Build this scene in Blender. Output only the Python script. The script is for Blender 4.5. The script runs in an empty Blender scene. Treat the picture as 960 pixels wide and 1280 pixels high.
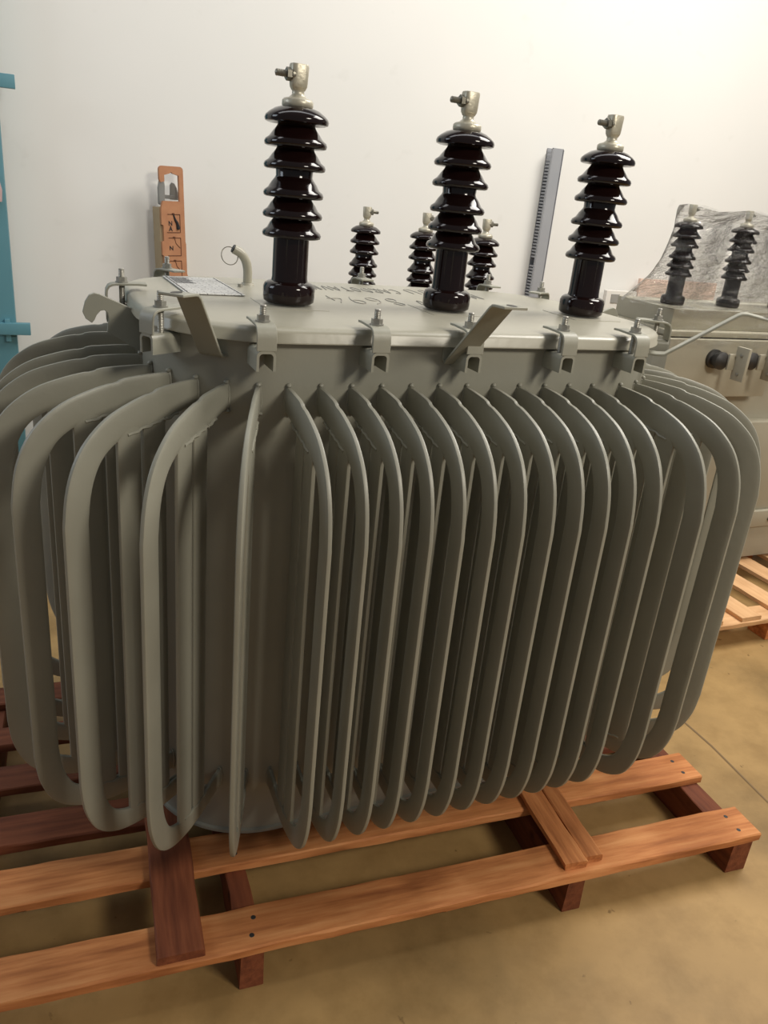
import bpy, bmesh, math, random
from mathutils import Vector, Matrix, noise
random.seed(7)
sc = bpy.context.scene
COL = sc.collection
PI = math.pi
sin, cos, rad = math.sin, math.cos, math.radians

# ------------------------------------------------------------------ materials
def srgb(r, g, b):
    def f(c):
        c /= 255.0
        return c/12.92 if c <= 0.04045 else ((c+0.055)/1.055)**2.4
    return (f(r), f(g), f(b), 1)

def new_mat(name):
    m = bpy.data.materials.new(name); m.use_nodes = True
    nt = m.node_tree; return m, nt, nt.nodes['Principled BSDF']

def noise_node(nt, scale, detail=4, rough=0.5, vec=None, scl=None):
    n = nt.nodes.new('ShaderNodeTexNoise'); n.inputs['Scale'].default_value = scale
    n.inputs['Detail'].default_value = detail; n.inputs['Roughness'].default_value = rough
    tc = nt.nodes.new('ShaderNodeTexCoord')
    if scl:
        mp = nt.nodes.new('ShaderNodeMapping'); mp.inputs['Scale'].default_value = scl
        nt.links.new(tc.outputs['Object'], mp.inputs[0]); nt.links.new(mp.outputs[0], n.inputs['Vector'])
    else:
        nt.links.new(tc.outputs['Object'], n.inputs['Vector'])
    return n

def ramp(nt, src, stops):
    r = nt.nodes.new('ShaderNodeValToRGB')
    e = r.color_ramp.elements
    while len(e) < len(stops): e.new(0.5)
    for k, (p, c) in enumerate(stops):
        e[k].position = p; e[k].color = c
    nt.links.new(src, r.inputs[0]); return r

def bump(nt, bsdf, src, strength, dist=0.01):
    b = nt.nodes.new('ShaderNodeBump'); b.inputs['Strength'].default_value = strength
    b.inputs['Distance'].default_value = dist
    nt.links.new(src, b.inputs['Height']); nt.links.new(b.outputs[0], bsdf.inputs['Normal'])

def simple(name, c1, c2=None, rough=0.5, metal=0.0, scale=8, bmp=0.0, bscale=60, coat=0.0, spec=0.5):
    m, nt, b = new_mat(name)
    b.inputs['Roughness'].default_value = rough; b.inputs['Metallic'].default_value = metal
    b.inputs['Coat Weight'].default_value = coat; b.inputs['Coat Roughness'].default_value = 0.05
    b.inputs['Specular IOR Level'].default_value = spec
    n = noise_node(nt, scale)
    r = ramp(nt, n.outputs[0], [(0.35, c1), (0.65, c2 or c1)])
    nt.links.new(r.outputs[0], b.inputs['Base Color'])
    if bmp:
        bump(nt, b, noise_node(nt, bscale, 3).outputs[0], bmp)
    return m

M_paint = simple('tank_paint', srgb(142, 140, 127), srgb(149, 147, 134), rough=0.42, scale=5, bmp=0.06, bscale=45)
M_lid = simple('lid_paint', srgb(160, 156, 140), srgb(167, 163, 148), rough=0.33, scale=4, bmp=0.05, bscale=30)
M_bracket = simple('bracket_paint', srgb(150, 149, 136), srgb(158, 156, 142), rough=0.45, scale=9, bmp=0.05)
M_zinc = simple('zinc_bolt', srgb(150, 148, 140), srgb(175, 172, 163), rough=0.4, metal=0.6, scale=60)
M_cap = simple('terminal_alloy', srgb(178, 172, 154), srgb(194, 188, 170), rough=0.38, metal=0.35, scale=30, bmp=0.1, bscale=120)
M_stud = simple('stud_steel', srgb(120, 116, 106), srgb(140, 136, 124), rough=0.4, metal=0.7, scale=80)
M_porc = simple('brown_glaze', srgb(20, 10, 9), srgb(28, 13, 11), rough=0.10, scale=3, coat=0.0, spec=0.45)
M_dark = simple('dark_rubber', srgb(40, 38, 36), srgb(52, 49, 46), rough=0.5)
M_blue = simple('blue_enamel', srgb(84, 132, 144), srgb(90, 140, 152), rough=0.5, scale=3)
M_orange = simple('brown_fibreboard', srgb(170, 118, 84), srgb(180, 128, 92), rough=0.75, scale=20)
M_cutline = simple('cut_line', srgb(88, 52, 34), srgb(98, 60, 40), rough=0.9)
M_ink = simple('black_ink', srgb(28, 26, 28), rough=0.7)
M_pencil = simple('pencil_graphite', srgb(140, 136, 127), srgb(152, 148, 139), rough=0.6)
M_glove = simple('grey_tool_metal', srgb(128, 128, 124), srgb(142, 142, 138), rough=0.5, scale=12)
M_duct = simple('grey_duct_plastic', srgb(150, 152, 156), srgb(158, 159, 162), rough=0.55, scale=4)
M_ductdark = simple('duct_inner', srgb(70, 70, 72), rough=0.8)
M_beige = simple('beige_tank_paint', srgb(158, 152, 134), srgb(168, 162, 144), rough=0.45, scale=3, bmp=0.04)
M_pink = simple('pink_hardboard', srgb(222, 194, 178), srgb(228, 202, 186), rough=0.85, scale=3)
M_white = simple('white_panel', srgb(224, 220, 212), srgb(230, 226, 218), rough=0.7, scale=3)
M_greylab = simple('grey_label', srgb(150, 148, 142), rough=0.6)

def wood(name, a, b_, c, rough=0.7):
    m, nt, b = new_mat(name)
    n1 = noise_node(nt, 3.0, 8, 0.62, scl=(1.2, 14, 14))
    n2 = noise_node(nt, 2.2, 3, 0.5)
    r1 = ramp(nt, n1.outputs[0], [(0.28, a), (0.5, b_), (0.72, c)])
    oi = nt.nodes.new('ShaderNodeObjectInfo')
    hs = nt.nodes.new('ShaderNodeHueSaturation')
    mr = nt.nodes.new('ShaderNodeMapRange'); mr.inputs[3].default_value = 0.82; mr.inputs[4].default_value = 1.12
    nt.links.new(oi.outputs['Random'], mr.inputs[0]); nt.links.new(mr.outputs[0], hs.inputs['Value'])
    nt.links.new(r1.outputs[0], hs.inputs['Color'])
    mx = nt.nodes.new('ShaderNodeMixRGB'); mx.blend_type = 'MULTIPLY'
    r2 = ramp(nt, n2.outputs[0], [(0.33, (0.50, 0.40, 0.32, 1)), (0.50, (1, 1, 1, 1))])
    mx.inputs[0].default_value = 0.8
    nt.links.new(hs.outputs[0], mx.inputs[1]); nt.links.new(r2.outputs[0], mx.inputs[2])
    # small dark knots
    v = nt.nodes.new('ShaderNodeTexVoronoi'); v.inputs['Scale'].default_value = 5.0
    tc = nt.nodes.new('ShaderNodeTexCoord'); nt.links.new(tc.outputs['Object'], v.inputs['Vector'])
    r3 = ramp(nt, v.outputs['Distance'], [(0.04, (0.22, 0.13, 0.09, 1)), (0.09, (1, 1, 1, 1))])
    mx2 = nt.nodes.new('ShaderNodeMixRGB'); mx2.blend_type = 'MULTIPLY'; mx2.inputs[0].default_value = 0.8
    nt.links.new(mx.outputs[0], mx2.inputs[1]); nt.links.new(r3.outputs[0], mx2.inputs[2])
    nt.links.new(mx2.outputs[0], b.inputs['Base Color'])
    b.inputs['Roughness'].default_value = rough
    b.inputs['Specular IOR Level'].default_value = 0.3
    bump(nt, b, n1.outputs[0], 0.35, 0.004)
    return m
M_wood = wood('pallet_pine', srgb(150, 88, 50), srgb(200, 130, 78), srgb(224, 160, 104))
M_woodred = wood('dark_red_wood', srgb(88, 46, 30), srgb(122, 68, 44), srgb(146, 86, 56))  # darker, redder tones than the pine: rear deck boards, stringers, left batten
M_woodpale = wood('pale_pine', srgb(206, 158, 112), srgb(224, 178, 130), srgb(234, 192, 146))

# floor: polished, stained concrete with a cut joint
def floor_mat():
    m, nt, b = new_mat('stained_concrete')
    n1 = noise_node(nt, 1.6, 7, 0.6); n2 = noise_node(nt, 7, 8, 0.65); n3 = noise_node(nt, 26, 3, 0.5)
    r1 = ramp(nt, n1.outputs[0], [(0.3, srgb(132, 107, 68)), (0.5, srgb(166, 134, 86)), (0.72, srgb(184, 150, 98))])
    r2 = ramp(nt, n2.outputs[0], [(0.36, (0.70, 0.67, 0.60, 1)), (0.56, (1, 1, 1, 1))])
    mx = nt.nodes.new('ShaderNodeMixRGB'); mx.blend_type = 'MULTIPLY'; mx.inputs[0].default_value = 0.6
    nt.links.new(r1.outputs[0], mx.inputs[1]); nt.links.new(r2.outputs[0], mx.inputs[2])
    r3 = ramp(nt, n3.outputs[0], [(0.24, (0.35, 0.3, 0.26, 1)), (0.29, (1, 1, 1, 1))])
    mx2 = nt.nodes.new('ShaderNodeMixRGB'); mx2.blend_type = 'MULTIPLY'; mx2.inputs[0].default_value = 0.7
    nt.links.new(mx.outputs[0], mx2.inputs[1]); nt.links.new(r3.outputs[0], mx2.inputs[2])
    nt.links.new(mx2.outputs[0], b.inputs['Base Color'])
    b.inputs['Roughness'].default_value = 0.5
    b.inputs['Specular IOR Level'].default_value = 0.3
    bump(nt, b, n2.outputs[0], 0.15, 0.004)
    return m
M_floor = floor_mat()
M_joint = simple('joint_filler', srgb(128, 104, 74), rough=0.9)

def wall_mat():
    m, nt, b = new_mat('white_plaster')
    n1 = noise_node(nt, 0.9, 4, 0.5); n2 = noise_node(nt, 9, 3, 0.5)
    r = ramp(nt, n1.outputs[0], [(0.3, srgb(226, 225, 220)), (0.7, srgb(233, 231, 226))])
    r2 = ramp(nt, n2.outputs[0], [(0.25, (0.93, 0.93, 0.92, 1)), (0.33, (1, 1, 1, 1))])
    mx = nt.nodes.new('ShaderNodeMixRGB'); mx.blend_type = 'MULTIPLY'; mx.inputs[0].default_value = 0.5
    nt.links.new(r.outputs[0], mx.inputs[1]); nt.links.new(r2.outputs[0], mx.inputs[2])
    nt.links.new(mx.outputs[0], b.inputs['Base Color']); b.inputs['Roughness'].default_value = 0.85
    return m
M_wall = wall_mat()

def plate_mat():
    m, nt, b = new_mat('engraved_plate')
    tc = nt.nodes.new('ShaderNodeTexCoord')
    w = nt.nodes.new('ShaderNodeTexBrick')
    w.inputs['Color1'].default_value = srgb(214, 214, 210); w.inputs['Color2'].default_value = srgb(200, 200, 198)
    w.inputs['Mortar'].default_value = srgb(110, 108, 106); w.inputs['Scale'].default_value = 36
    w.inputs['Mortar Size'].default_value = 0.03; w.inputs['Row Height'].default_value = 0.5
    w.inputs['Brick Width'].default_value = 1.3
    nt.links.new(tc.outputs['Object'], w.inputs['Vector'])
    n = noise_node(nt, 260, 2, 0.5)
    r = ramp(nt, n.outputs[0], [(0.40, (0.45, 0.45, 0.47, 1)), (0.52, (1, 1, 1, 1))])
    mx = nt.nodes.new('ShaderNodeMixRGB'); mx.blend_type = 'MULTIPLY'; mx.inputs[0].default_value = 0.6
    nt.links.new(w.outputs[0], mx.inputs[1]); nt.links.new(r.outputs[0], mx.inputs[2])
    nt.links.new(mx.outputs[0], b.inputs['Base Color'])
    b.inputs['Roughness'].default_value = 0.35; b.inputs['Metallic'].default_value = 0.2
    return m
M_plate = plate_mat()

def film_mat():
    m, nt, b = new_mat('stretch_film')
    nt.nodes.remove(b)
    out = nt.nodes['Material Output']
    n = noise_node(nt, 9, 6, 0.65, scl=(1, 1, 4.0))
    bp = nt.nodes.new('ShaderNodeBump'); bp.inputs['Strength'].default_value = 0.9; bp.inputs['Distance'].default_value = 0.03
    nt.links.new(n.outputs[0], bp.inputs['Height'])
    tr = nt.nodes.new('ShaderNodeBsdfTransparent'); tr.inputs[0].default_value = (0.995, 0.995, 0.99, 1)
    gl = nt.nodes.new('ShaderNodeBsdfGlossy'); gl.inputs['Roughness'].default_value = 0.12
    df = nt.nodes.new('ShaderNodeBsdfTranslucent'); df.inputs[0].default_value = (0.85, 0.84, 0.8, 1)
    d2 = nt.nodes.new('ShaderNodeBsdfDiffuse'); d2.inputs[0].default_value = (0.85, 0.84, 0.8, 1)
    nt.links.new(bp.outputs[0], gl.inputs['Normal'])
    r = ramp(nt, n.outputs[0], [(0.50, (0.0, 0.0, 0.0, 1)), (0.72, (0.20, 0.20, 0.20, 1))])
    m0 = nt.nodes.new('ShaderNodeMixShader'); nt.links.new(df.outputs[0], m0.inputs[1]); nt.links.new(d2.outputs[0], m0.inputs[2])
    m1 = nt.nodes.new('ShaderNodeMixShader'); nt.links.new(r.outputs[0], m1.inputs[0])
    nt.links.new(tr.outputs[0], m1.inputs[1]); nt.links.new(m0.outputs[0], m1.inputs[2])
    fr = nt.nodes.new('ShaderNodeFresnel'); fr.inputs[0].default_value = 1.2
    nt.links.new(bp.outputs[0], fr.inputs['Normal'])
    m2 = nt.nodes.new('ShaderNodeMixShader'); nt.links.new(fr.outputs[0], m2.inputs[0])
    nt.links.new(m1.outputs[0], m2.inputs[1]); nt.links.new(gl.outputs[0], m2.inputs[2])
    nt.links.new(m2.outputs[0], out.inputs[0])
    return m
M_film = film_mat()

# ------------------------------------------------------------------ mesh helpers
class MB:
    """collects shapes into one mesh"""
    def __init__(s): s.bm = bmesh.new()
    def raw(s, verts, faces, mat=None):
        vs = [s.bm.verts.new(mat @ Vector(v) if mat else v) for v in verts]
        for f in faces:
            try: s.bm.faces.new([vs[i] for i in f])
            except ValueError: pass
        return s
    def box(s, x0, x1, y0, y1, z0, z1, mat=None, bev=0.0):
        v = [(x0,y0,z0),(x1,y0,z0),(x1,y1,z0),(x0,y1,z0),(x0,y0,z1),(x1,y0,z1),(x1,y1,z1),(x0,y1,z1)]
        f = [(0,3,2,1),(4,5,6,7),(0,1,5,4),(1,2,6,5),(2,3,7,6),(3,0,4,7)]
        if bev:
            b2 = bmesh.new(); vs = [b2.verts.new(p) for p in v]
            for q in f: b2.faces.new([vs[i] for i in q])
            bmesh.ops.bevel(b2, geom=b2.edges[:], offset=bev, segments=2, profile=0.6, affect='EDGES')
            b2.verts.index_update()
            v = [tuple(p.co) for p in b2.verts]; f = [[p.index for p in q.verts] for q in b2.faces]; b2.free()
        return s.raw(v, f, mat)
    def loft(s, rings, caps=True, mat=None):
        n = len(rings[0]); V = []; F = []
        for r in rings: V += [tuple(p) for p in r]
        for k in range(len(rings)-1):
            for i in range(n):
                j = (i+1) % n
                F.append((k*n+i, k*n+j, (k+1)*n+j, (k+1)*n+i))
        if caps:
            F.append(tuple(range(n))[::-1]); F.append(tuple((len(rings)-1)*n+i for i in range(n)))
        return s.raw(V, F, mat)
    def lathe(s, prof, seg=28, mat=None):
        rings = [[(r*cos(2*PI*i/seg), r*sin(2*PI*i/seg), z) for i in range(seg)] for r, z in prof]
        return s.loft(rings, True, mat)
    def tube(s, pts, r, seg=8, mat=None):
        pts = [Vector(p) for p in pts]; rings = []
        up = Vector((0.13, 0.2, 0.97))
        for i, p in enumerate(pts):
            t = (pts[min(i+1, len(pts)-1)] - pts[max(i-1, 0)]).normalized()
            u = t.cross(up)
            if u.length < 1e-3: u = t.cross(Vector((1, 0, 0)))
            u.normalize(); w = u.cross(t)
            rr = r[i] if isinstance(r, (list, tuple)) else r
            rings.append([p + u*rr*cos(2*PI*k/seg) + w*rr*sin(2*PI*k/seg) for k in range(seg)])
        return s.loft(rings, True, mat)
    def prism(s, poly, d0, d1, plane='xz', mat=None):
        """extrude an outline; plane xz -> depth along y"""
        def P(a, b, d):
            return {'xz': (a, d, b), 'xy': (a, b, d), 'yz': (d, a, b)}[plane]
        n = len(poly)
        V = [P(a, b, d0) for a, b in poly] + [P(a, b, d1) for a, b in poly]
        F = [tuple(range(n)), tuple(range(2*n-1, n-1, -1))] + [(i, (i+1) % n, n+(i+1) % n, n+i) for i in range(n)]
        return s.raw(V, F, mat)
    def strip(s, pts, wdir, width, thick, mat=None):
        """flat bar bent along pts; wdir = width direction"""
        pts = [Vector(p) for p in pts]; wd = Vector(wdir).normalized(); rings = []
        for i, p in enumerate(pts):
            t1 = (p - pts[i-1]).normalized() if i else None
            t2 = (pts[i+1] - p).normalized() if i < len(pts)-1 else None
            t = ((t1 or t2) + (t2 or t1)).normalized()
            nn = t.cross(wd).normalized()
            k = 1.0
            if t1 and t2: k = 1.0/max(0.5, cos(t1.angle(t2)/2))
            a = wd*width/2; b = nn*thick/2*k; c = 0.8
            rings.append([p-a*1-b*c, p+a*1-b*c, p+a*1+b*c, p-a*1+b*c])
        return s.loft(rings, True, mat)
    def build(s, name, m, parent=None, smooth=35, bevel=0.0):
        bmesh.ops.recalc_face_normals(s.bm, faces=s.bm.faces[:])
        me = bpy.data.meshes.new(name); s.bm.to_mesh(me); s.bm.free()
        me.materials.append(m)
        if smooth:
            for p in me.polygons: p.use_smooth = True
            me.set_sharp_from_angle(angle=rad(smooth))
        o = bpy.data.objects.new(name, me); COL.objects.link(o)
        if parent: o.parent = parent
        if bevel:
            md = o.modifiers.new('bevel', 'BEVEL'); md.width = bevel; md.segments = 2; md.limit_method = 'ANGLE'; md.angle_limit = rad(35)
        return o

def tag(o, label=None, cat=None, group=None, kind=None):
    if label: o['label'] = label
    if cat: o['category'] = cat
    if group: o['group'] = group
    if kind: o['kind'] = kind
    return o
def empty(name, loc, rz=0):
    o = bpy.data.objects.new(name, None); COL.objects.link(o)
    o.location = loc; o.rotation_euler = (0, 0, rz); o.empty_display_size = 0.1
    return o
def place(o, loc=(0, 0, 0), rz=0):
    o.location = loc; o.rotation_euler = (0, 0, rz); return o
def copy_tree(o, parent=None):
    c = o.copy(); COL.objects.link(c); c.parent = parent
    for ch in list(o.children):
        copy_tree(ch, c)
    return c
def catmull(P, n=6):
    P = [Vector(p) for p in P]; out = []
    Q = [P[0]*2-P[1]] + P + [P[-1]*2-P[-2]]
    for i in range(1, len(Q)-2):
        for k in range(n):
            t = k/n
            out.append(0.5*((2*Q[i]) + (Q[i+1]-Q[i-1])*t + (2*Q[i-1]-5*Q[i]+4*Q[i+1]-Q[i+2])*t*t + (-Q[i-1]+3*Q[i]-3*Q[i+1]+Q[i+2])*t*t*t))
    out.append(P[-1]); return out
def rrect(x0, x1, y0, y1, r, seg=14):
    """rounded rectangle outline, counter clockwise"""
    out = []
    for cx, cy, a0 in ((x1-r, y0+r, -90), (x1-r, y1-r, 0), (x0+r, y1-r, 90), (x0+r, y0+r, 180)):
        for k in range(seg+1):
            a = rad(a0 + 90*k/seg); out.append((cx+r*cos(a), cy+r*sin(a)))
    return out

# ------------------------------------------------------------------ room
def structure(o): o['kind'] = 'structure'; return o
fm = MB(); fm.box(-4.0, 7.5, -2.5, 4.3, -0.10, 0.0)
floor = structure(fm.build('floor', M_floor, smooth=0))
wm = MB(); wm.box(-4.0, 7.5, 3.95, 4.10, 0, 4.6)
structure(wm.build('wall_back', M_wall, smooth=0))
jm = MB(); jm.raw([(1.861, 3.9, 0.0012), (1.867, 3.9, 0.0012), (1.843, 1.40, 0.0012), (1.818, 1.16, 0.0012), (1.70, 0.2, 0.0012), (1.694, 0.2, 0.0012), (1.812, 1.16, 0.0012), (1.836, 1.40, 0.0012)],
                  [(7, 2, 1, 0), (6, 3, 2, 7), (5, 4, 3, 6)])
structure(jm.build('trim_1', M_joint, smooth=0))

# ------------------------------------------------------------------ bushing
def bushing_parts(parent, loc, stud_angle=PI, lean=0.0):
    """glazed porcelain bushing with six sheds; terminal on top. sized for 0.361 m porcelain"""
    prof = [(0.001, 0), (0.046, 0), (0.0515, 0.004), (0.0525, 0.012), (0.0525, 0.030), (0.050, 0.037), (0.044, 0.041), (0.037, 0.043), (0.0358, 0.050), (0.0355, 0.124)]
    for z, R in ((0.134, 0.0585), (0.170, 0.0590), (0.208, 0.0590), (0.258, 0.0600), (0.298, 0.0605)):
        prof += [(0.0365, z-0.004), (0.048, z-0.007), (R-0.006, z-0.008), (R-0.0015, z-0.006), (R, z-0.001), (R-0.002, z+0.004), (R-0.009, z+0.009), (0.044, z+0.019), (0.0375, z+0.027), (0.0355, z+0.031)]
    z = 0.339
    prof += [(0.0365, z-0.004), (0.048, z-0.007), (0.055, z-0.008), (0.0600, z-0.006), (0.0612, z-0.001), (0.0595, z+0.004), (0.053, z+0.010), (0.042, z+0.017), (0.030, z+0.021), (0.001, z+0.022)]
    b = MB(); b.lathe(prof, 40)
    o = b.build('bushing', M_porc, parent, smooth=50)
    place(o, loc)
    c = MB()
    c.lathe([(0.001, 0.359), (0.027, 0.359), (0.0295, 0.362), (0.0295, 0.370), (0.026, 0.3735), (0.017, 0.376), (0.0115, 0.381), (0.0115, 0.388), (0.015, 0.393)], 28)
    # flattened oval block with rounded top
    rings = []
    for zz, k in ((0.388, 0.75), (0.394, 0.95), (0.400, 1.0), (0.428, 1.08), (0.4315, 1.0)):
        rings.append([(0.0165*k*(abs(cos(a))**0.6)*(1 if cos(a) >= 0 else -1), 0.0125*k*(abs(sin(a))**0.6)*(1 if sin(a) >= 0 else -1), zz) for a in [2*PI*i/24 for i in range(24)]])
    c.loft(rings)
    cap = c.build('terminal_cap', M_cap, o, smooth=50); cap.rotation_euler = (0, 0, stud_angle)
    s_ = MB()
    R = Matrix.Translation((0, 0, 0.413)) @ Matrix.Rotation(PI/2, 4, 'Y')
    s_.lathe([(0.001, 0.010), (0.0125, 0.010), (0.0125, 0.0155), (0.001, 0.0155)], 20, R)
    s_.lathe([(0.001, 0.0155), (0.0115, 0.0155), (0.0115, 0.025), (0.001, 0.025)], 6, R)
    pr = [(0.001, 0.025)]
    for k in range(8): pr += [(0.0062, 0.0255+k*0.0026), (0.0054, 0.0268+k*0.0026)]
    pr.append((0.001, 0.047)); s_.lathe(pr, 14, R)
    st = s_.build('terminal_stud', M_stud, cap)
    return o

# ------------------------------------------------------------------ cooling fins
FW, FT = 0.044, 0.0112           # flat tube: width in the fin's plane, thickness
def oval(w, t, n=20):
    out = []
    for i in range(n):
        a = 2*PI*i/n; c_, s_ = cos(a), sin(a)
        out.append((w/2*abs(c_)**0.7*(1 if c_ >= 0 else -1), t/2*abs(s_)**0.45*(1 if s_ >= 0 else -1)))
    return out
def fin_meshes(ztop, zbot, depth=0.275, fw=FW):
    """local x = outwards from the tank wall, z = world height; returns (outer mesh MB, inner list)"""
    H = ztop
    zb = zbot
    path = [(-0.004, H-0.026), (0.03, H-0.028), (0.075, H-0.034), (0.092, H-0.038), (0.130, H-0.045), (0.178, H-0.061), (0.217, H-0.092), (0.240, H-0.136), (0.2510, H-0.192), (0.253, H-0.262),
            (0.253, zb+0.235), (0.2525, zb+0.175), (0.246, zb+0.120), (0.226, zb+0.070), (0.190, zb+0.040), (0.14, zb+0.025), (0.09, zb+0.022), (0.04, zb+0.026), (-0.004, zb+0.028)]
    k = depth/0.275
    P = catmull([(x*k, 0, z) for x, z in path], 5)
    ov = oval(fw, FT); rings = []
    for i, p in enumerate(P):
        t = (P[min(i+1, len(P)-1)] - P[max(i-1, 0)]).normalized()
        n_ = Vector((-t.z, 0, t.x))
        wsc = 1.0
        wsc = arm_width(p, ztop, k)
        rings.append([p + n_*a*wsc + Vector((0, b, 0)) for a, b in ov])
    return rings, P
def arm_width(p, ztop, k):
    if p.z < ztop-0.30: return 1.0
    x = p.x/k
    if x < 0.075: return 1.08+0.20*max(0, x)/0.075
    return max(1.0, 1.28-0.28*(x-0.075)/0.13) - (0.05 if 0.085 < x < 0.10 else 0)
def make_fin(parent, ztop, zbot, depth=0.275, inner=True):
    rings, P = fin_meshes(ztop, zbot, depth)
    m = MB(); m.loft(rings)
    k = depth/0.275
    # weld at the wall: thin fillet and a lump at the top
    for zc in (ztop-0.026, zbot+0.028):
        pts = [(0.001, 0.0062*cos(a), zc + 0.026*sin(a)) for a in [2*PI*i/18 for i in range(19)]]
        m.tube(pts, [0.0016+0.0012*random.random() for _ in pts], 6)
    m.lathe([(0.001, -0.005), (0.0045, -0.003), (0.0052, 0.0), (0.0038, 0.0022), (0.001, 0.0034)], 9, Matrix.Translation((0.003, 0.0008, ztop+0.001)) @ Matrix.Rotation(0.5, 4, 'Y'))
    m.lathe([(0.001, -0.004), (0.004, -0.002), (0.005, 0.0), (0.001, 0.004)], 8, Matrix.Translation((0.004, 0.005, ztop-0.052)))
    # weld beads where the inner tubes meet the arms, along the arm's inner edge
    for top in (True, False):
        sel = [p for p in P if 0.040*k < p.x < 0.165*k and (p.z > (ztop+zbot)/2) == top]
        for sgn in (-1, 1):
            off = -FW/2 if top else FW/2
            pts = []
            for i, p in enumerate(sel):
                a_, b_ = sel[max(i-1, 0)], sel[min(i+1, len(sel)-1)]
                tt = (b_-a_).normalized(); nn = Vector((-tt.z, 0, tt.x))
                if nn.z < 0: nn = -nn
                w_ = arm_width(p, ztop, k)
                pts.append(p + nn*(off*w_ + 0.0018*sin(i*2.1)) + Vector((0, sgn*0.0042, 0)))
            if len(pts) > 2: m.tube(pts, [0.0026+0.0010*random.random() for _ in pts], 6)
    o = m.build('cooling_fin', M_paint, parent, smooth=50)
    if inner:
        for r0 in (0.0960, 0.1480):
            q = MB(); ov = oval(0.0465, FT*0.95)
            rr = r0*k
            sk = 0.014 if r0 > 0.1 else 0.002
            q.loft([[(rr+a, b, z) for a, b in ov] for z in (ztop-0.046-sk, ztop-0.3, zbot+0.3, zbot+0.035)])
            q.build('inner_tube', M_paint, o, smooth=50)
    return o

# ------------------------------------------------------------------ lid clamp
def make_clamp(parent, zl):
    """local x = outwards, origin at the lid edge, z = lid top"""
    c = MB(); W, T = 0.034, 0.0055
    zt = zl+0.010
    pts = [(-0.034, 0, zt+0.002), (-0.018, 0, zt+0.0025), (0.024, 0, zt+0.001), (0.033, 0, zt-0.0005), (0.0395, 0, zt-0.004), (0.0435, 0, zt-0.011), (0.0445, 0, zt-0.020), (0.0445, 0, zt-0.040)]
    c.strip(pts, (0, 1, 0), W, T)
    o = c.build('lid_clamp', M_bracket, parent, bevel=0.0009)
    b = MB()
    b.lathe([(0.001, zt+0.003), (0.0125, zt+0.003), (0.0125, zt+0.006), (0.001, zt+0.006)], 20, Matrix.Translation((0.014, 0, 0)))
    b.lathe([(0.001, zt+0.006), (0.0105, zt+0.006), (0.0105, zt+0.0145), (0.001, zt+0.0145)], 6, Matrix.Translation((0.014, 0, 0)))
    pr = [(0.001, zt-0.05)]
    for k in range(26): pr += [(0.0060, zt-0.05+k*0.003), (0.0054, zt-0.0485+k*0.003)]
    pr += [(0.0056, zt+0.030), (0.0045, zt+0.031), (0.0005, zt+0.031)]; b.lathe(pr, 12, Matrix.Translation((0.014, 0, 0)))
    b.build('clamp_bolt', M_zinc, o)
    # inverted U channel welded to the tank wall
    u = MB(); w, h, t, r = 0.033, 0.034, 0.0045, 0.009
    zt2 = zt-0.040
    def U(w, h, r):
        L = [(-w/2, zt2-h)]
        for k in range(7):
            a = PI-PI/2*k/6; L.append((-w/2+r+r*cos(a), zt2-r-(t if h < 0.0335 else 0)+r*sin(a)))
        for k in range(7):
            a = PI/2-PI/2*k/6; L.append((w/2-r+r*cos(a), zt2-r-(t if h < 0.0335 else 0)+r*sin(a)))
        L.append((w/2, zt2-h)); return L
    outer = U(w, h, r)
    w2, r2 = w-2*t, r-t*0.6
    inner = [(-w2/2, zt2-h)]
    for k in range(7):
        a = PI-PI/2*k/6; inner.append((-w2/2+r2+r2*cos(a), zt2-t-r2+r2*sin(a)))
    for k in range(7):
        a = PI/2-PI/2*k/6; inner.append((w2/2-r2+r2*cos(a), zt2-t-r2+r2*sin(a)))
    inner.append((w2/2, zt2-h))
    n = len(outer); x0, x1 = -0.020, 0.046
    V = [(x0, a, b) for a, b in outer]+[(x1, a, b) for a, b in outer]+[(x0, a, b) for a, b in inner]+[(x1, a, b) for a, b in inner]
    F = []
    for i in range(n-1):
        F += [(i, i+1, n+i+1, n+i), (2*n+i, 3*n+i, 3*n+i+1, 2*n+i+1), (n+i, n+i+1, 3*n+i+1, 3*n+i), (i, 2*n+i, 2*n+i+1, i+1)]
    F += [(0, n, 3*n, 2*n), (n-1, 3*n-1, 4*n-1, 2*n-1)]
    u.raw(V, F); u.build('clamp_channel', M_bracket, o, smooth=40)
    return o

# ------------------------------------------------------------------ the big transformer
ZL = 1.267                     # lid top
TX0, TX1, TY0, TY1, TR = 0.178, 1.318, 1.335, 2.016, 0.23
ZB = 0.135                     # tank bottom
tr = empty('power_transformer', (0.755, 1.675, ZB))
tag(tr, 'large grey transformer ringed by bent cooling fins with three brown bushings, on the nearest pallet', 'transformer')
OX, OY, OZ = tr.location
def L(x, y, z): return (x-OX, y-OY, z-OZ)
def outline(x0, x1, y0, y1, r): return [(a-OX, b-OY) for a, b in rrect(x0, x1, y0, y1, r)]
t = MB()
o0 = outline(TX0, TX1, TY0, TY1, TR)
o1 = outline(TX0-0.006, TX1+0.006, TY0-0.006, TY1+0.006, TR+0.006)
def ring(o, z): return [(a, b, z-OZ) for a, b in o]
t.loft([ring(o1, ZB), ring(o1, ZB+0.007), ring(o0, ZB+0.010), ring(o0, ZB+0.6), ring(o0, ZL-0.028)])
t.build('tank', M_paint, tr, smooth=40)
t = MB()
e = 0.015
oL = outline(TX0-e, TX1+e, TY0-e, TY1+e, TR+e)
oL1 = outline(TX0-e+0.004, TX1+e-0.004, TY0-e+0.004, TY1+e-0.004, TR+e-0.004)
oL2 = outline(TX0-e+0.012, TX1+e-0.012, TY0-e+0.012, TY1+e-0.012, TR+e-0.012)
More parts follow.
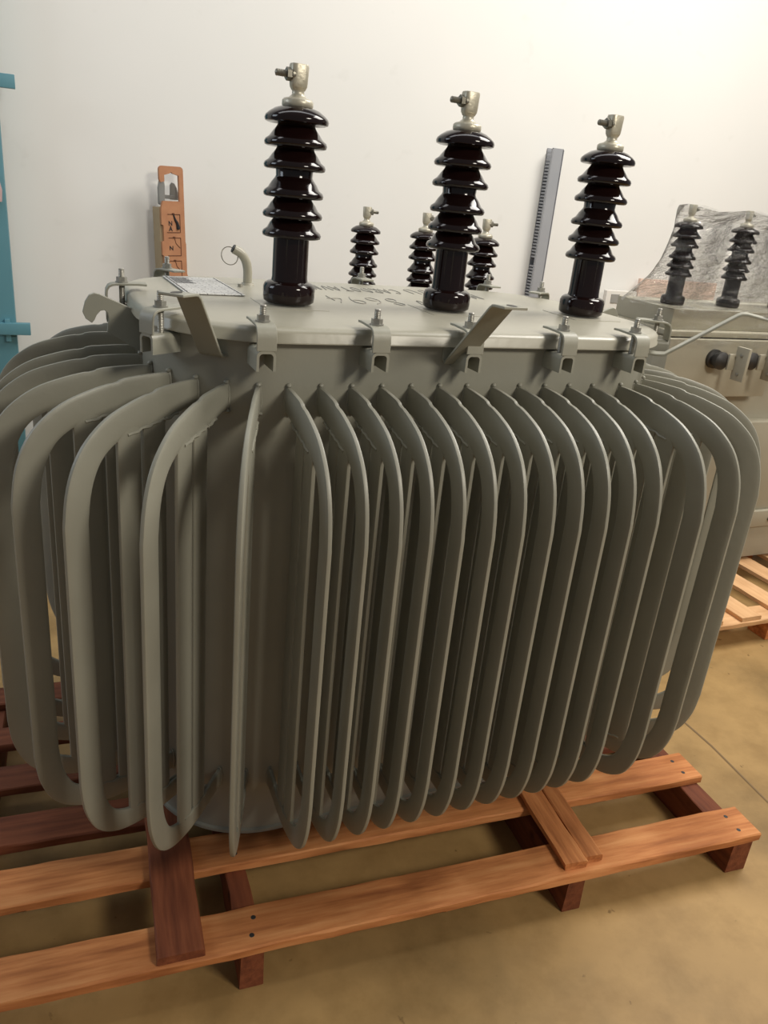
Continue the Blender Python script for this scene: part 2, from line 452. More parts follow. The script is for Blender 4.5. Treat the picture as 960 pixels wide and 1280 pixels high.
oLi = outline(TX0-e+0.020, TX1+e-0.020, TY0-e+0.020, TY1+e-0.020, TR+e-0.020)
oLx = outline(TX0-e-0.002, TX1+e+0.002, TY0-e-0.002, TY1+e+0.002, TR+e+0.002)
oG = outline(TX0+0.002, TX1-0.002, TY0+0.002, TY1-0.002, TR-0.002)
t.loft([ring(oG, ZL-0.0275), ring(oL1, ZL-0.0275), ring(oLx, ZL-0.0262), ring(oLx, ZL-0.0235), ring(oL, ZL-0.021), ring(oL, ZL-0.009), ring(oL1, ZL-0.0045), ring(oL2, ZL-0.001), ring(oLi, ZL)])
lid = t.build('lid', M_lid, tr, smooth=60)
# raised seats under the bushings
BX = [0.471, 0.834, 1.199]; BY = 1.604
for bx in BX:
    q = MB(); q.box(-0.064, 0.064, -0.075, 0.064, 0, 0.0018)
    place(q.build('bushing_seat', M_lid, lid), L(bx, BY, ZL-0.001))
    bushing_parts(tr, L(bx, BY, ZL+0.004), stud_angle=PI+rad(4))

# fins all the way round
CXL, CXR, CYF, CYB = TX0+TR, TX1-TR, TY0+TR, TY1-TR
ZFT, ZFB = 1.5-0.336, 1.5-1.241
pos = []                        # (x, y, outward angle)
for i in range(12): pos.append((0.399+0.0603*i, TY0, -90))
def aim(rx, ry, ox, oy):
    pos.append((rx, ry, math.degrees(math.atan2(oy-ry, ox-rx)), math.hypot(ox-rx, oy-ry)/0.276))
for ra, oa in ((13, 6.5), (29, 19.5), (45, 35), (61, 51), (77, 68)):
    aim(CXR+TR*sin(rad(ra)), CYF-TR*cos(rad(ra)), 1.108+0.54*sin(rad(oa)), 1.59-0.54*cos(rad(oa)))
for ra, oa in ((15.5, 15.8), (29.5, 32.2), (44, 47.2), (60, 62), (76, 77)):
    aim(CXL-TR*sin(rad(ra)), CYF-TR*cos(rad(ra)), 0.40-0.53*sin(rad(oa)), 1.59-0.53*cos(rad(oa)))
for y in (1.600, 1.690): aim(TX0, y, -0.128, y+0.006)
for y in (1.60, 1.68, 1.76): aim(TX1, y-0.01, 1.64, y)
for a in (10, 33, 56, 78):
    aim(CXL-TR*cos(rad(a)), CYB+TR*sin(rad(a)), CXL-0.53*cos(rad(a)), CYB+0.53*sin(rad(a)))
    aim(CXR+TR*cos(rad(a)), CYB+TR*sin(rad(a)), CXR+0.53*cos(rad(a)), CYB+0.53*sin(rad(a)))
for i in range(12): pos.append((CXL+0.02+0.0605*i, TY1, 90))
fin0 = make_fin(tr, ZFT-OZ, ZFB-OZ)
for i, q in enumerate(pos):
    f = fin0 if i == 0 else copy_tree(fin0, tr)
    place(f, (q[0]-OX, q[1]-OY, 0), rad(q[2] + random.uniform(-0.5, 0.5)))
    if len(q) > 3: f.scale = (q[3], 1, 1)

# clamps round the lid
cl = []
ex = TX0-e, TX1+e, TY0-e, TY1+e
for x in (0.341, 0.547, 0.735, 0.945, 1.122): cl.append((x, ex[2], -90))
R2 = TR+e
def corner(cx, cy, ang): return (cx+R2*cos(rad(ang)), cy+R2*sin(rad(ang)), ang)
cl += [corner(CXL, CYF, 180+33), (ex[0]+0.006, 1.72, 178), corner(CXL, CYB, 118), (0.80, ex[3], 90), (1.19, ex[3], 90), corner(CXR, CYF, -18), corner(CXR, CYB, 35)]
cp0 = make_clamp(tr, ZL-OZ)
for i, (x, y, a) in enumerate(cl):
    c = cp0 if i == 0 else copy_tree(cp0, tr)
    place(c, (x-OX, y-OY, 0), rad(a))

# arrester brackets: bent flat bars
def bracket(x, y, ang, pts, w=0.046):
    m = MB(); m.strip(pts, (0, 1, 0), w, 0.006)
    o = m.build('arrester_bracket', M_bracket, tr, bevel=0.0012)
    place(o, (x-OX, y-OY, -OZ), rad(ang))
    # slot in the top tab
    s_ = MB(); a, b = pts[-2], pts[-1]
    mx_, mz = (a[0]*0.45+b[0]*0.55), (a[2]*0.45+b[2]*0.55)
    s_.lathe([(0.001, 0), (0.007, 0), (0.007, 0.0006), (0.001, 0.0006)], 16, Matrix.Translation((mx_, 0, mz+0.0026)) @ Matrix.Scale(1.9, 4, (1, 0, 0)))
    s_.build('slot', M_dark, o)
    return o
bracket(0.272, 1.372, 180+48, [(-0.01, 0, 1.210), (0.004, 0, 1.211), (0.012, 0, 1.217), (0.076, 0, 1.314), (0.084, 0, 1.320), (0.092, 0, 1.321), (0.128, 0, 1.322)])
bracket(0.722, 1.335, -90, [(0.0, 0, 1.245), (0.002, 0, 1.216), (0.012, 0, 1.211), (0.150, 0, 1.335), (0.158, 0, 1.340), (0.166, 0, 1.341), (0.198, 0, 1.342)])
bracket(1.250, 1.400, -43, [(-0.004, 0, 1.222), (0.020, 0, 1.222), (0.036, 0, 1.224), (0.165, 0, 1.326), (0.172, 0, 1.330), (0.182, 0, 1.331), (0.250, 0, 1.322)], 0.044)

# lifting hooks: thick plate with an open notch
def hook(x, y, ang):
    P = [(-0.02, 1.226), (0.085, 1.270), (0.094, 1.272), (0.104, 1.268), (0.112, 1.255), (0.117, 1.236), (0.112, 1.224), (0.101, 1.216), (0.096, 1.222), (0.092, 1.231), (0.085, 1.239), (0.078, 1.241), (0.072, 1.236), (0.070, 1.226), (0.074, 1.200), (0.009, 1.159), (-0.02, 1.15)]
    m = MB(); m.prism(P, -0.005, 0.005, 'xz')
    o = m.build('lifting_hook', M_bracket, tr, smooth=30, bevel=0.001)
    place(o, (x-OX, y-OY, -OZ), rad(ang)); return o
hook(0.190, 1.62, 180)
hook(1.308, 1.74, 0)

# breather pipe with a wire ring
m = MB()
pp = catmull([(0, 0, 0), (0, 0, 0.03), (-0.004, 0, 0.052), (-0.016, 0, 0.070), (-0.034, 0, 0.080)], 6)
m.tube(pp, 0.0105, 14); m.lathe([(0.001, 0), (0.016, 0), (0.013, 0.006), (0.001, 0.006)], 18)
pipe = m.build('breather_pipe', M_lid, tr, smooth=50); place(pipe, L(0.452, 1.886, ZL-0.001), 0)
m = MB(); m.lathe([(0.001, 0.0), (0.009, 0.0), (0.009, 0.002), (0.001, 0.002)], 16, Matrix.Translation((-0.0345, 0, 0.0802)) @ Matrix.Rotation(rad(-62), 4, 'Y'))
m.build('pipe_mouth', M_dark, pipe)
m = MB(); m.tube([(-0.043+0.019*cos(a), 0.010*sin(a), 0.064+0.019*sin(a)) for a in [2*PI*i/24 for i in range(25)]], 0.0011, 6)
m.build('wire_ring', M_stud, pipe)
m = MB(); m.lathe([(0.001, 0), (0.006, 0), (0.006, 0.008), (0.001, 0.009)], 12)
place(m.build('earth_stud', M_zinc, tr), L(0.425, 1.842, ZL-0.001))

# rating plate on the lid
m = MB(); m.box(-0.062, 0.062, -0.135, 0.135, 0, 0.0025, bev=0.0008)
plate = m.build('rating_plate', M_plate, tr, smooth=0); place(plate, L(0.334, 1.820, ZL+0.001), rad(2))
m = MB()
for a, b in ((-0.0575, -0.056), (0.0552, 0.0567)): m.box(a, b, -0.131, 0.131, 0.0026, 0.0030)
for k in range(7): m.box(-0.052, -0.008-0.004*(k % 3), 0.02+0.014*k, 0.0245+0.014*k, 0.0026, 0.0030)
m.build('plate_lettering', M_ink, plate, smooth=0)

# pencil writing on the lid, upside down to the camera
def text_part(body, size, loc, rz, mat, parent, name, ext=0.0004, rx=0.0, shear=0.15, off=0.0):
    c = bpy.data.curves.new(name, 'FONT'); c.body = body; c.size = size; c.extrude = ext; c.shear = shear
    c.align_x = 'CENTER'; c.align_y = 'CENTER'; c.offset = off; c.space_character = 1.12
    tmp = bpy.data.objects.new('tmp_text', c); COL.objects.link(tmp)
    dg = bpy.context.evaluated_depsgraph_get(); me = bpy.data.meshes.new_from_object(tmp.evaluated_get(dg))
    COL.objects.unlink(tmp); bpy.data.objects.remove(tmp)
    me.materials.clear(); me.materials.append(mat); me.name = name
    o = bpy.data.objects.new(name, me); COL.objects.link(o); o.parent = parent
    o.location = loc; o.rotation_euler = (rx, 0, rz); return o
STROKE = {  # pencil strokes, unit box 0..0.6 x 0..1
 '8': [[(.45,.8),(.3,1),(.12,.85),(.25,.6),(.45,.35),(.35,.05),(.12,.08),(.1,.3),(.3,.55),(.48,.78)]],
 '6': [[(.48,.95),(.2,.7),(.08,.35),(.2,.03),(.42,.08),(.46,.32),(.3,.5),(.1,.38)]],
 '9': [[(.45,.7),(.35,.5),(.12,.58),(.1,.85),(.3,1),(.46,.85),(.42,.4),(.25,0)]],
 '4': [[(.35,1),(.05,.4),(.55,.42)],[(.42,.7),(.38,0)]],
 'G': [[(.5,.85),(.28,1),(.06,.6),(.1,.15),(.32,0),(.5,.2),(.48,.45),(.3,.45)]],
 'C': [[(.5,.85),(.28,1),(.06,.6),(.1,.15),(.32,0),(.5,.18)]],
 'A': [[(.02,0),(.28,1),(.54,0)],[(.12,.38),(.46,.38)]],
 'R': [[(.08,0),(.1,1),(.4,.95),(.45,.7),(.12,.5),(.5,0)]],
 'D': [[(.08,0),(.1,1),(.38,.85),(.5,.5),(.35,.1),(.06,0)]],
 'O': [[(.28,1),(.06,.6),(.12,.1),(.34,0),(.5,.45),(.42,.9),(.28,1)]],
 'T': [[(.02,1),(.55,.97)],[(.28,1),(.26,0)]],
 'I': [[(.28,1),(.25,0)]],
 'J': [[(.1,1),(.4,1),(.38,.2),(.2,0),(.05,.15)]],
 'L': [[(.1,1),(.08,0),(.5,.03)]],
 'M': [[(.02,0),(.1,1),(.28,.35),(.46,1),(.55,0)]],
 'U': [[(.06,1),(.08,.15),(.3,0),(.48,.2),(.5,1)]],
 'V': [[(.02,1),(.25,0),(.52,1)]],
 'W': [[(.02,1),(.14,0),(.28,.7),(.42,0),(.56,1)]],
}
def pencil(text, x0, y0, h, wid, slant):
    """text reads upside down: first letter at the right, x runs to the left"""
    m = MB(); x = x0
    for ch in text:
        if ch != ' ':
            for st in STROKE[ch]:
                P = catmull([(x-px*wid/0.6, y0-(py-0.5)*h + (x0-x)*slant, 0.0) for px, py in st], 4)
                m.tube([(p.x, p.y, ZL+0.0003) for p in P], 0.0012, 5)
        x -= wid*1.22
    return m
def join(dst, src):
    me = bpy.data.meshes.new('t'); src.bm.to_mesh(me); src.bm.free(); dst.bm.from_mesh(me); bpy.data.meshes.remove(me)
for txt, x0, y0, h, wid, sl in (('M', 1.06, 1.86, 0.08, 0.035, 0), ('JU', 0.935, 1.90, 0.08, 0.030, 0.02), ('CARDOTAVM', 0.842, 1.885, 0.07, 0.0215, 0.06), ('V', 0.835, 1.70, 0.07, 0.03, 0), ('8694', 0.770, 1.70, 0.10, 0.039, 0.03)):
    W_ = pencil(txt, x0, y0, h, wid, sl)
    hw = W_.build('pencil_writing', M_pencil, lid, smooth=0); hw.location = (-OX, -OY, -OZ)

# ------------------------------------------------------------------ pallets
def board(parent, name, mat, length, width, thick, loc, rz=0, jitter=0.0019, nails=None, seed=0):
    """plank lying along local x, centred; slightly uneven edges"""
    rnd = random.Random(seed); m = MB(); n = max(6, int(length/0.05)); rings = []
    for i in range(n+1):
        x = -length/2+length*i/n
        j = lambda: rnd.uniform(-jitter, jitter)
        rings.append([(x, -width/2+j(), 0.0015), (x, -width/2+0.002+j(), 0), (x, width/2-0.002+j(), 0), (x, width/2+j(), 0.0015), (x, width/2+j(), thick-0.002), (x, width/2-0.003+j(), thick), (x, -width/2+0.003+j(), thick), (x, -width/2+j(), thick-0.003)])
    m.loft(rings)
    o = m.build(name, mat, parent, smooth=30); place(o, loc, rz)
    if nails:
        q = MB()
        for x, y in nails: q.lathe([(0.0005, thick-0.0004), (0.0060, thick-0.0004), (0.0045, thick+0.0006), (0.0005, thick+0.0006)], 10, Matrix.Translation((x, y, 0)))
        q.build('nail_head', M_dark, o)
    return o
ang = rad(-3.6)
pal = empty('wooden_pallet', (1.562, 0.985, 0), ang)
tag(pal, 'reddish brown wooden pallet carrying the large finned transformer', 'pallet')
PT = 0.115                     # deck top
LEN = 2.55
TH = 0.022
for k, (v0, v1) in enumerate(((0.0, 0.098), (0.212, 0.312), (0.375, 0.470), (0.560, 0.645), (0.725, 0.800), (0.905, 0.985))):
    nl = [(LEN/2-0.045, 0.022), (LEN/2-0.045, -0.024), (LEN/2-0.515, 0.02), (LEN/2-0.515, -0.022), (LEN/2-1.25, 0.02), (LEN/2-1.26, -0.02)]
    board(pal, 'deck_board', M_wood if k < 2 else M_woodred, LEN+random.uniform(-0.01, 0.01), v1-v0, TH, (-LEN/2, (v0+v1)/2, PT-TH), 0, nails=nl, seed=10+k)
for k, u in enumerate((0.040, 0.520, 1.262, 1.80, 2.50)):
    board(pal, 'stringer', M_woodred, 0.985, 0.045 if k else 0.06, PT-TH, (-u, 0.985/2+0.004, 0), PI/2, seed=30+k)

# loose battens lying across the pallet under the tank
bt = board(None, 'wooden_batten', M_woodred, 0.95, 0.088, 0.0195, (0.196, 1.553, PT), rad(86.5), seed=51)
tag(bt, 'dark reddish wooden batten under the left end of the large tank', 'batten')
bt = empty('wooden_batten', (1.10, 1.30, PT), rad(84))
tag(bt, 'cracked light brown wooden batten sticking out under the right part of the large tank', 'batten')
board(bt, 'plank_half', M_wood, 0.60, 0.056, 0.0195, (0.03, 0.029, 0), 0, seed=52)
board(bt, 'plank_half', M_wood, 0.58, 0.044, 0.0195, (0.03, -0.023, 0), 0, seed=53)

# ------------------------------------------------------------------ smaller transformer behind
def small_transformer():
    c = Vector((1.395, 2.925, 0.16)); a = rad(-27)
    r_ = empty('power_transformer', c, a)
    tag(r_, 'smaller grey transformer behind the large one, its three bushings showing above the lid', 'transformer')
    zb, zl = 0.0, 0.865
    m = MB(); o = rrect(-0.42, 0.42, -0.21, 0.21, 0.20); m.loft([[(x, y, z) for x, y in o] for z in (0, 0.4, zl-0.03)])
    m.build('tank', M_paint, r_, smooth=40)
    m = MB(); o = rrect(-0.435, 0.435, -0.225, 0.225, 0.215); oi = rrect(-0.425, 0.425, -0.215, 0.215, 0.205)
    m.loft([[(x, y, zl-0.03) for x, y in o], [(x, y, zl-0.008) for x, y in o], [(x, y, zl) for x, y in oi]])
    m.build('lid', M_lid, r_, smooth=40)
    for x in (-0.232, 0.0, 0.232):
        b = bushing_parts(r_, (x*1.0, 0.0, zl), stud_angle=rad(12)); b.scale = (0.96, 0.96, 0.96)
    f0 = make_fin(r_, 0.79, 0.08, 0.20)
    P = [(-0.24+0.06*i, -0.21, -90) for i in range(9)] + [(-0.24+0.06*i, 0.21, 90) for i in range(9)]
    for s_ in (-1, 1):
        for q in (-66, -44, -22, 0, 22, 44, 66):
            P.append((s_*(0.22+0.2*cos(rad(q))), 0.2*sin(rad(q)), (0 if s_ > 0 else 180)+s_*q))
    for i, (x, y, q) in enumerate(P):
        f = f0 if i == 0 else copy_tree(f0, r_)
        place(f, (x, y, 0), rad(q))
    return r_
small_transformer()
p2 = empty('wooden_pallet', (1.40, 2.93, 0), rad(-27))
tag(p2, 'wooden pallet under the smaller transformer behind, between it and the floor', 'pallet')
for k in range(6): board(p2, 'deck_board', M_wood, 1.30, 0.09, 0.022, (0, -0.45+0.18*k, 0.138), 0, seed=70+k)
for k, x in enumerate((-0.60, 0.0, 0.60)): board(p2, 'stringer', M_wood, 1.0, 0.06, 0.138, (x, 0, 0), PI/2, seed=80+k)

# ------------------------------------------------------------------ film wrapped transformer on the right
R3 = empty('wrapped_transformer', (2.85, 2.72, 0.12))
tag(R3, 'beige boxy transformer on the pale pallet at the right edge, bushings under clear film', 'transformer')
def Q(x, y, z): return (x-2.85, y-2.72, z-0.12)
def qbox(m, x0, x1, y0, y1, z0, z1, bev=0.004):
    a = Q(x0, y0, z0); b = Q(x1, y1, z1); m.box(a[0], b[0], a[1], b[1], a[2], b[2], bev=bev)
m = MB(); qbox(m, 2.16, 3.60, 2.34, 2.66, 0.135, 1.105); m.build('tank', M_beige, R3, smooth=30)
m = MB(); qbox(m, 2.13, 3.64, 2.29, 2.70, 1.105, 1.125); qbox(m, 2.16, 3.60, 2.33, 2.66, 1.125, 1.20)
m.build('lid', M_beige, R3, smooth=30)
m = MB(); qbox(m, 2.66, 3.55, 2.29, 2.345, 0.365, 0.765); m.build('side_panel', M_beige, R3, smooth=30)
m = MB(); qbox(m, 2.12, 2.66, 2.27, 2.345, 0.88, 1.10); m.build('terminal_box', M_beige, R3, smooth=30)
m = MB(); qbox(m, 2.64, 3.6, 2.27, 2.345, 0.29, 0.365); qbox(m, 2.68, 3.6, 2.29, 2.345, 0.135, 0.29); m.build('base_rail', M_beige, R3, smooth=30)
m = MB(); m.lathe([(0.001, 0), (0.008, 0), (0.008, 0.01), (0.001, 0.012)], 14, Matrix.Translation(Q(2.90, 2.27, 0.325)) @ Matrix.Rotation(PI/2, 4, 'X')); m.build('bolt', M_stud, R3)
for x in (2.345, 2.50, 2.655):
    m = MB(); m.lathe([(0.001, 0.0), (0.036, 0.0), (0.036, 0.012), (0.026, 0.016), (0.026, 0.03), (0.033, 0.034), (0.033, 0.048), (0.022, 0.056), (0.001, 0.06)], 24, Matrix.Translation(Q(x, 2.27, 1.03)) @ Matrix.Rotation(PI/2, 4, 'X'))
    b = m.build('low_voltage_bushing', M_dark, R3, smooth=40)
    m = MB(); a_ = Q(x+0.045, 2.15, 0.0); m.box(a_[0], a_[0]+0.014, a_[1], a_[1]+0.06, 0.845, 0.97, bev=0.003); m.box(a_[0]-0.03, a_[0]+0.014, a_[1]+0.055, a_[1]+0.065, 0.88, 0.94, bev=0.003)
    tp = m.build('terminal_plate', M_beige, b, smooth=30)
    m = MB()
    for zz in (0.87, 0.94): m.lathe([(0.001, 0), (0.006, 0), (0.006, 0.004), (0.001, 0.005)], 10, Matrix.Translation((a_[0]-0.001, a_[1]+0.03, zz)) @ Matrix.Rotation(-PI/2, 4, 'Y'))
    m.build('rivet', M_zinc, tp)
for x, y in ((2.260, 2.46), (2.545, 2.46), (2.83, 2.46)):
    b = bushing_parts(R3, Q(x, y, 1.200), stud_angle=0.2); b.scale = (0.86, 0.86, 0.84)
# film: sleeves round each bushing plus a sheet stretched between
def film_sheet():
    m = MB(); nx, nz = 60, 26
    V = []; F = []
    P0, P1 = 2.195, 3.02
    for side in (-1, 1):
        base = len(V)
        for i in range(nx+1):
            for k in range(nz+1):
                s_ = i/nx; h = k/nz
                x = P0+(P1-P0)*s_
                # top edge sags between bushings, the lower edge flares over the lid
                d = min(abs(x-bx) for bx in (2.260, 2.545, 2.83))
                top = 1.560 - 0.03*max(0, d-0.03)*4
                z = 1.203 + (top-1.203)*h
                thick = 0.066 - 0.02*min(1, d/0.12) + 0.06*(1-h)**3
                if h > 0.85: thick *= 1-(h-0.85)/0.15*0.75
                endt = min(s_, 1-s_)
                thick *= min(1, 0.15+endt*14)
                nn = noise.noise(Vector((x*9, side*2.0, z*14)))*0.012 + noise.noise(Vector((x*30, side*5.0, z*40)))*0.004
                V.append(Q(x+0.16*(1-h)**3*(s_-0.5)*2, 2.46+side*(thick+nn), z+nn*0.5))
        for i in range(nx):
            for k in range(nz):
                a = base+i*(nz+1)+k; F.append((a, a+nz+1, a+nz+2, a+1))
    m.raw(V, F)
    # a loose skirt hanging over the front of the lid
    V = []; F = []
    for i in range(nx+1):
        for k in range(15):
            s_ = i/nx; h = k/14
            x = 2.10+1.15*s_
            arc = h*0.30
            y = 2.35-min(arc, 0.095); z = 1.206-max(0, arc-0.095)*(0.55+0.65*abs(noise.noise(Vector((x*3.1, 4, 0)))))
            nn = noise.noise(Vector((x*11, arc*14, 3)))*0.010
            V.append(Q(x, y-abs(nn)-0.004-0.02*h, z+nn))
    for i in range(nx):
        for k in range(14):
            a = i*15+k; F.append((a, a+15, a+16, a+1))
    m.raw(V, F)
    return m.build('film_wrap', M_film, R3, smooth=180)
film_sheet()
p3 = empty('wooden_pallet', (2.95, 2.45, 0), 0)
tag(p3, 'pale new wooden pallet under the wrapped transformer at the right edge', 'pallet')
for k in range(8):
    x = 2.255+0.196*k
    board(p3, 'deck_board', M_woodpale, 1.22, 0.098, 0.018, (x-2.95, 2.47-2.45, 0.102), PI/2, seed=90+k)
for k, y in enumerate((1.905, 2.47, 3.03)):
    board(p3, 'cross_board', M_woodpale, 1.50, 0.10, 0.020, (0, y-2.45, 0.082), 0, seed=110+k)
    for x in (-0.33, 0.06, 0.64):
        m = MB(); m.box(-0.06, 0.06, -0.045, 0.045, 0, 0.0815, bev=0.002); place(m.build('block', M_wood, p3, smooth=0), (x, y-2.45, 0))

# ------------------------------------------------------------------ things along the wall
# slotted wiring duct
m = MB(); m.box(-0.0325, 0.0325, -0.045, -0.041, 0, 1.795); m.box(-0.0325, -0.0305, 0.0105, 0.0125, 0, 1.795); m.box(-0.0325, 0.0325, 0.010, 0.0125, 0, 1.795); m.box(0.030, 0.0325, -0.045, 0.0125, 0, 1.795)
m.box(-0.0325, -0.0305, -0.045, -0.036, 0, 1.795)
z = 0.0
while z < 1.78:
    if not (1.20 < z < 1.235): m.box(-0.0325, -0.0305, -0.036, 0.0105, z, z+0.0095)
    z += 0.0165
m.box(-0.036, -0.0325, -0.047, -0.034, 0, 1.79); m.box(0.0325, 0.036, -0.047, -0.034, 0, 1.79)
dct = m.build('wiring_duct', M_duct, None, smooth=0); place(dct, (2.580, 3.935, 0.0), 0)
tag(dct, 'tall grey slotted wiring duct leaning upright against the white wall', 'wiring duct')

# fibreboard tool stand with cut-outs, grey blade hanging in its top handle
st = empty('tool_stand', (0.614, 3.83, 0)); st.rotation_euler = (rad(-1.5), rad(-1.5), rad(20))
tag(st, 'brown fibreboard holder strip with N and NÀ marks leaning on the wall', 'tool holder')
def panel_with_hole():
    m = MB(); d0, d1 = -0.012, 0.0
    # front panel built as a frame round the handle opening, then the strip below
    top, w = 1.515, 0.058
    o = []
    for k in range(9):
        a = rad(180-90*k/8); o.append((-w+0.016+0.016*cos(a), top-0.016+0.016*sin(a)))
    for k in range(9):
        a = rad(90-90*k/8); o.append((w-0.016+0.016*cos(a), top-0.016+0.016*sin(a)))
    # outline continues down the right side, steps, and up the left side; hook shaped handle open on the left
    o += [(w, 1.20), (w+0.003, 1.19), (w+0.003, 1.06), (w+0.006, 1.05), (w+0.006, 0.0), (-w+0.002, 0.0), (-w+0.002, 1.09), (-w+0.006, 1.09), (-w+0.006, 1.14), (-w+0.0, 1.143), (-w+0.0, 1.20), (-w+0.010, 1.203), (-w+0.010, 1.27), (-w+0.002, 1.272), (-w+0.002, 1.335), (-w+0.006, 1.355), (-w+0.012, 1.372), (w-0.022, 1.372), (w-0.022, 1.478), (0.006, 1.486), (0.0, 1.492), (-0.006, 1.486), (-w+0.024, 1.478), (-w+0.024, 1.452), (-w+0.006, 1.448), (-w+0.0, 1.46)]
    return o
m = MB(); poly = panel_with_hole(); m.prism(poly, -0.012, 0.0, 'xz')
pn = m.build('front_panel', M_orange, st, smooth=30)
m = MB(); m.box(-0.060, 0.060, 0.0005, 0.062, 0.0, 1.345, bev=0.002)
m.build('side_wall', simple('olive_board', srgb(150, 132, 104), srgb(160, 142, 112), rough=0.8), st, smooth=30)
m = MB()
for zc in (1.285, 1.185, 1.085, 0.985, 0.885):
    for (x0, z0, x1, z1) in ((-0.026, zc+0.032, 0.034, zc+0.032), (0.034, zc+0.032, 0.034, zc-0.045), (-0.032, zc-0.045, 0.034, zc-0.045), (-0.004, zc+0.034, 0.006, zc+0.034)):
        m.tube([(x0, -0.0125, z0), (x1, -0.0125, z1)], 0.0016 if x0 != -0.004 else 0.004, 6)
    if zc < 1.2: m.tube([(0.004, -0.0125, zc+0.03), (0.010, -0.0125, zc+0.008), (0.030, -0.0125, zc-0.012)], 0.0014, 6)
m.build('cut_lines', M_cutline, pn, smooth=0)
m = MB(); m.tube(catmull([(0.002, -0.0125, 1.318), (0.010, -0.0125, 1.295), (0.020, -0.0125, 1.278), (0.024, -0.0125, 1.255)], 5), [0.003+0.0004*i for i in range(16)], 8)
m.build('black_mark', M_ink, pn)
for s_, zz in (('N', 1.278), ('\u00c0', 1.254), ('N', 1.172)):
    text_part(s_, 0.026, (-0.014, -0.0124, zz), 0, M_ink, pn, 'lettering', ext=0.0006, rx=PI/2, shear=0, off=0.0006)
bl = empty('grey_blade', (0.560, 3.862, 1.352))
tag(bl, 'grey rounded blade piece hooked through the handle of the brown holder strip', 'tool')
m = MB(); m.prism([(-0.045, 0.0), (-0.047, 0.07), (-0.042, 0.100), (-0.030, 0.107), (-0.020, 0.100), (-0.017, 0.08), (-0.018, 0.0)], -0.008, 0.025, 'xz')
m.build('blade_end', M_glove, bl, smooth=40, bevel=0.004)
m = MB(); m.prism([(0.010, 0.024), (0.010, 0.085), (0.018, 0.096), (0.030, 0.092), (0.040, 0.074), (0.050, 0.040), (0.070, 0.036), (0.069, 0.029), (0.04, 0.024)], 0.030, 0.045, 'xz')
m.box(-0.03, 0.03, 0.024, 0.043, 0.026, 0.042)
m.build('blade_tongue', M_glove, bl, smooth=40, bevel=0.002)

# blue steel door frame at the left edge
bf = empty('blue_gate', (-0.62, 3.86, 0))
tag(bf, 'tall blue steel gate leaf at the left edge with square lugs', 'gate')
m = MB(); m.box(0.42, 0.518, -0.05, 0.05, 0, 2.45, bev=0.004); m.build('side_post', M_blue, bf, smooth=30)
m = MB(); m.box(-0.45, 0.42, -0.02, 0.02, 0.1, 2.35, bev=0.002); m.build('leaf_panel', M_blue, bf, smooth=30)
for z0, x1 in ((1.735, 0.585), (0.775, 0.575)):
    m = MB(); m.box(0.45, x1, -0.085, -0.05, z0, z0+0.05, bev=0.003); m.box(0.475, 0.495, -0.075, -0.05, z0-0.03, z0+0.065, bev=0.002)
    m.build('gate_lug', M_blue, bf, smooth=30)
m = MB(); m.lathe([(0.001, 0), (0.030, 0.005), (0.034, 0.05), (0.024, 0.10), (0.001, 0.12)], 16, Matrix.Translation((0.474, -0.07, 1.31)))
m.build('latch_cover', simple('greyish_pink_plastic', srgb(176, 150, 150), rough=0.6), bf, smooth=60)

# boards leaning against the wall behind the right side
m = MB(); m.box(-0.30, 0.30, -0.01, 0.01, 0, 1.165, bev=0.002)
o = m.build('leaning_board', M_pink, None, smooth=0); o.location = (3.60, 3.86, 0); o.rotation_euler = (rad(-2), 0, 0)
tag(o, 'pinkish flat board leaning on the wall behind the film wrapped transformer', 'board')
wp = empty('white_panel', (3.16, 3.84, 0)); wp.rotation_euler = (rad(-2), 0, 0)
tag(wp, 'low white panel with a small grey label beside the pinkish board', 'panel')
m = MB(); m.box(-0.11, 0.11, -0.015, 0.015, 0, 1.09, bev=0.003); m.build('panel_sheet', M_white, wp, smooth=0)
m = MB(); m.box(-0.075, -0.015, -0.019, -0.0155, 1.02, 1.07, bev=0.001); m.build('grey_label', M_greylab, wp, smooth=0)

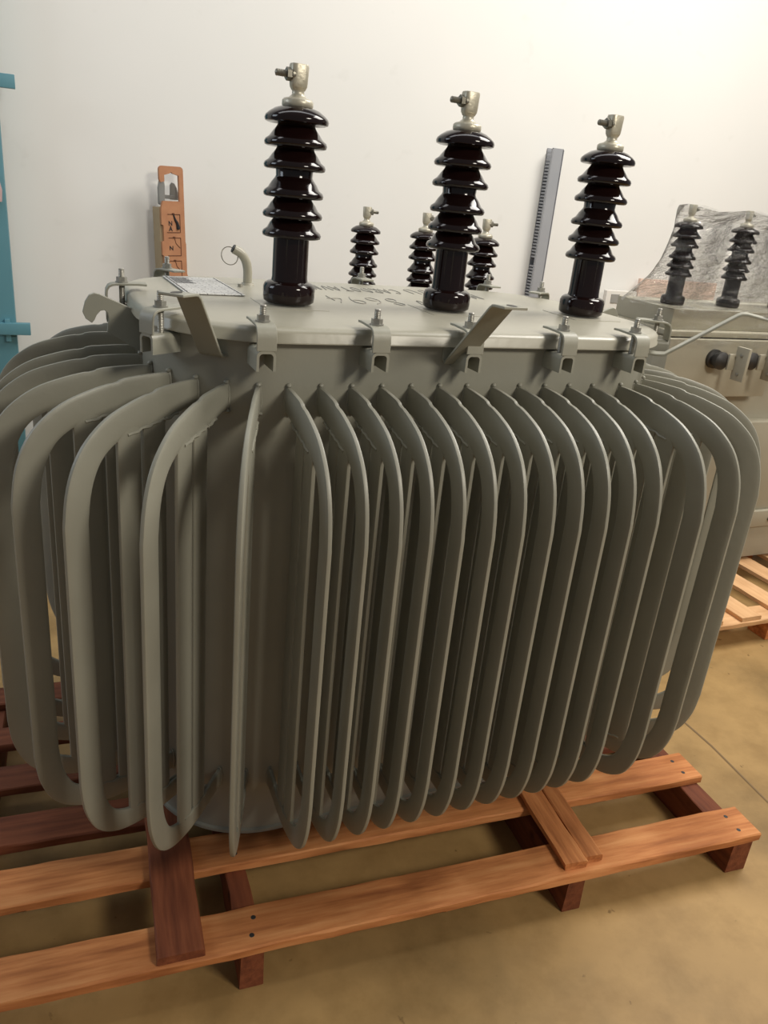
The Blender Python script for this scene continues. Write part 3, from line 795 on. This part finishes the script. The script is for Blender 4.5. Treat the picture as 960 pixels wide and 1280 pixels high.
# ------------------------------------------------------------------ light
w = bpy.data.worlds.new('room_air'); sc.world = w; w.use_nodes = True
bg = w.node_tree.nodes['Background']; bg.inputs[0].default_value = (0.95, 0.97, 1.0, 1); bg.inputs[1].default_value = 0.18
def area(name, loc, target, size, size_y, energy, color, parent=None):
    l = bpy.data.lights.new(name, 'AREA'); l.shape = 'RECTANGLE'; l.size = size; l.size_y = size_y; l.energy = energy; l.color = color
    o = bpy.data.objects.new(name, l); COL.objects.link(o); o.location = loc
    d = Vector(target)-Vector(loc); o.rotation_euler = d.to_track_quat('-Z', 'Y').to_euler(); return o
area('roof_light', (3.7, 1.7, 4.3), (1.7, 1.6, 0), 2.0, 2.0, 172, (1.0, 0.955, 0.88))
area('wall_wash', (1.0, 2.3, 4.3), (1.2, 3.95, 1.6), 5.0, 0.8, 42, (0.99, 0.99, 1.0))
area('left_window', (-3.2, 2.6, 2.8), (0.5, 3.95, 1.6), 1.6, 1.6, 38, (0.80, 0.90, 1.0))
area('front_lamp', (2.2, -1.6, 3.1), (0.7, 1.5, 1.1), 0.9, 0.6, 78, (1.0, 0.93, 0.80))

# ------------------------------------------------------------------ camera
F_PX, PITCH, ROLL, YAW = 982.6321, 0.385531, 0.100863, 0.429326

fwd0 = Vector((sin(YAW), cos(YAW), 0)); right0 = Vector((cos(YAW), -sin(YAW), 0)); up0 = Vector((0, 0, 1))
fwd = cos(PITCH)*fwd0-sin(PITCH)*up0; upv = cos(PITCH)*up0+sin(PITCH)*fwd0
rt = cos(ROLL)*right0+sin(ROLL)*upv; upc = -sin(ROLL)*right0+cos(ROLL)*upv
cam = bpy.data.cameras.new('camera'); co = bpy.data.objects.new('camera', cam); COL.objects.link(co)
mw = Matrix((rt, upc, -fwd)).transposed().to_4x4(); mw.translation = Vector((0, 0, 1.5)); co.matrix_world = mw
cam.sensor_fit = 'VERTICAL'; cam.sensor_height = 36.0; cam.lens = 36.0*F_PX/1280.0
cam.clip_start = 0.02; cam.clip_end = 60
sc.camera = co
sc.view_settings.view_transform = 'Standard'; sc.view_settings.look = 'None'
sc.view_settings.gamma = 1.0; sc.view_settings.use_curve_mapping = False
sc.view_settings.exposure = 0.0
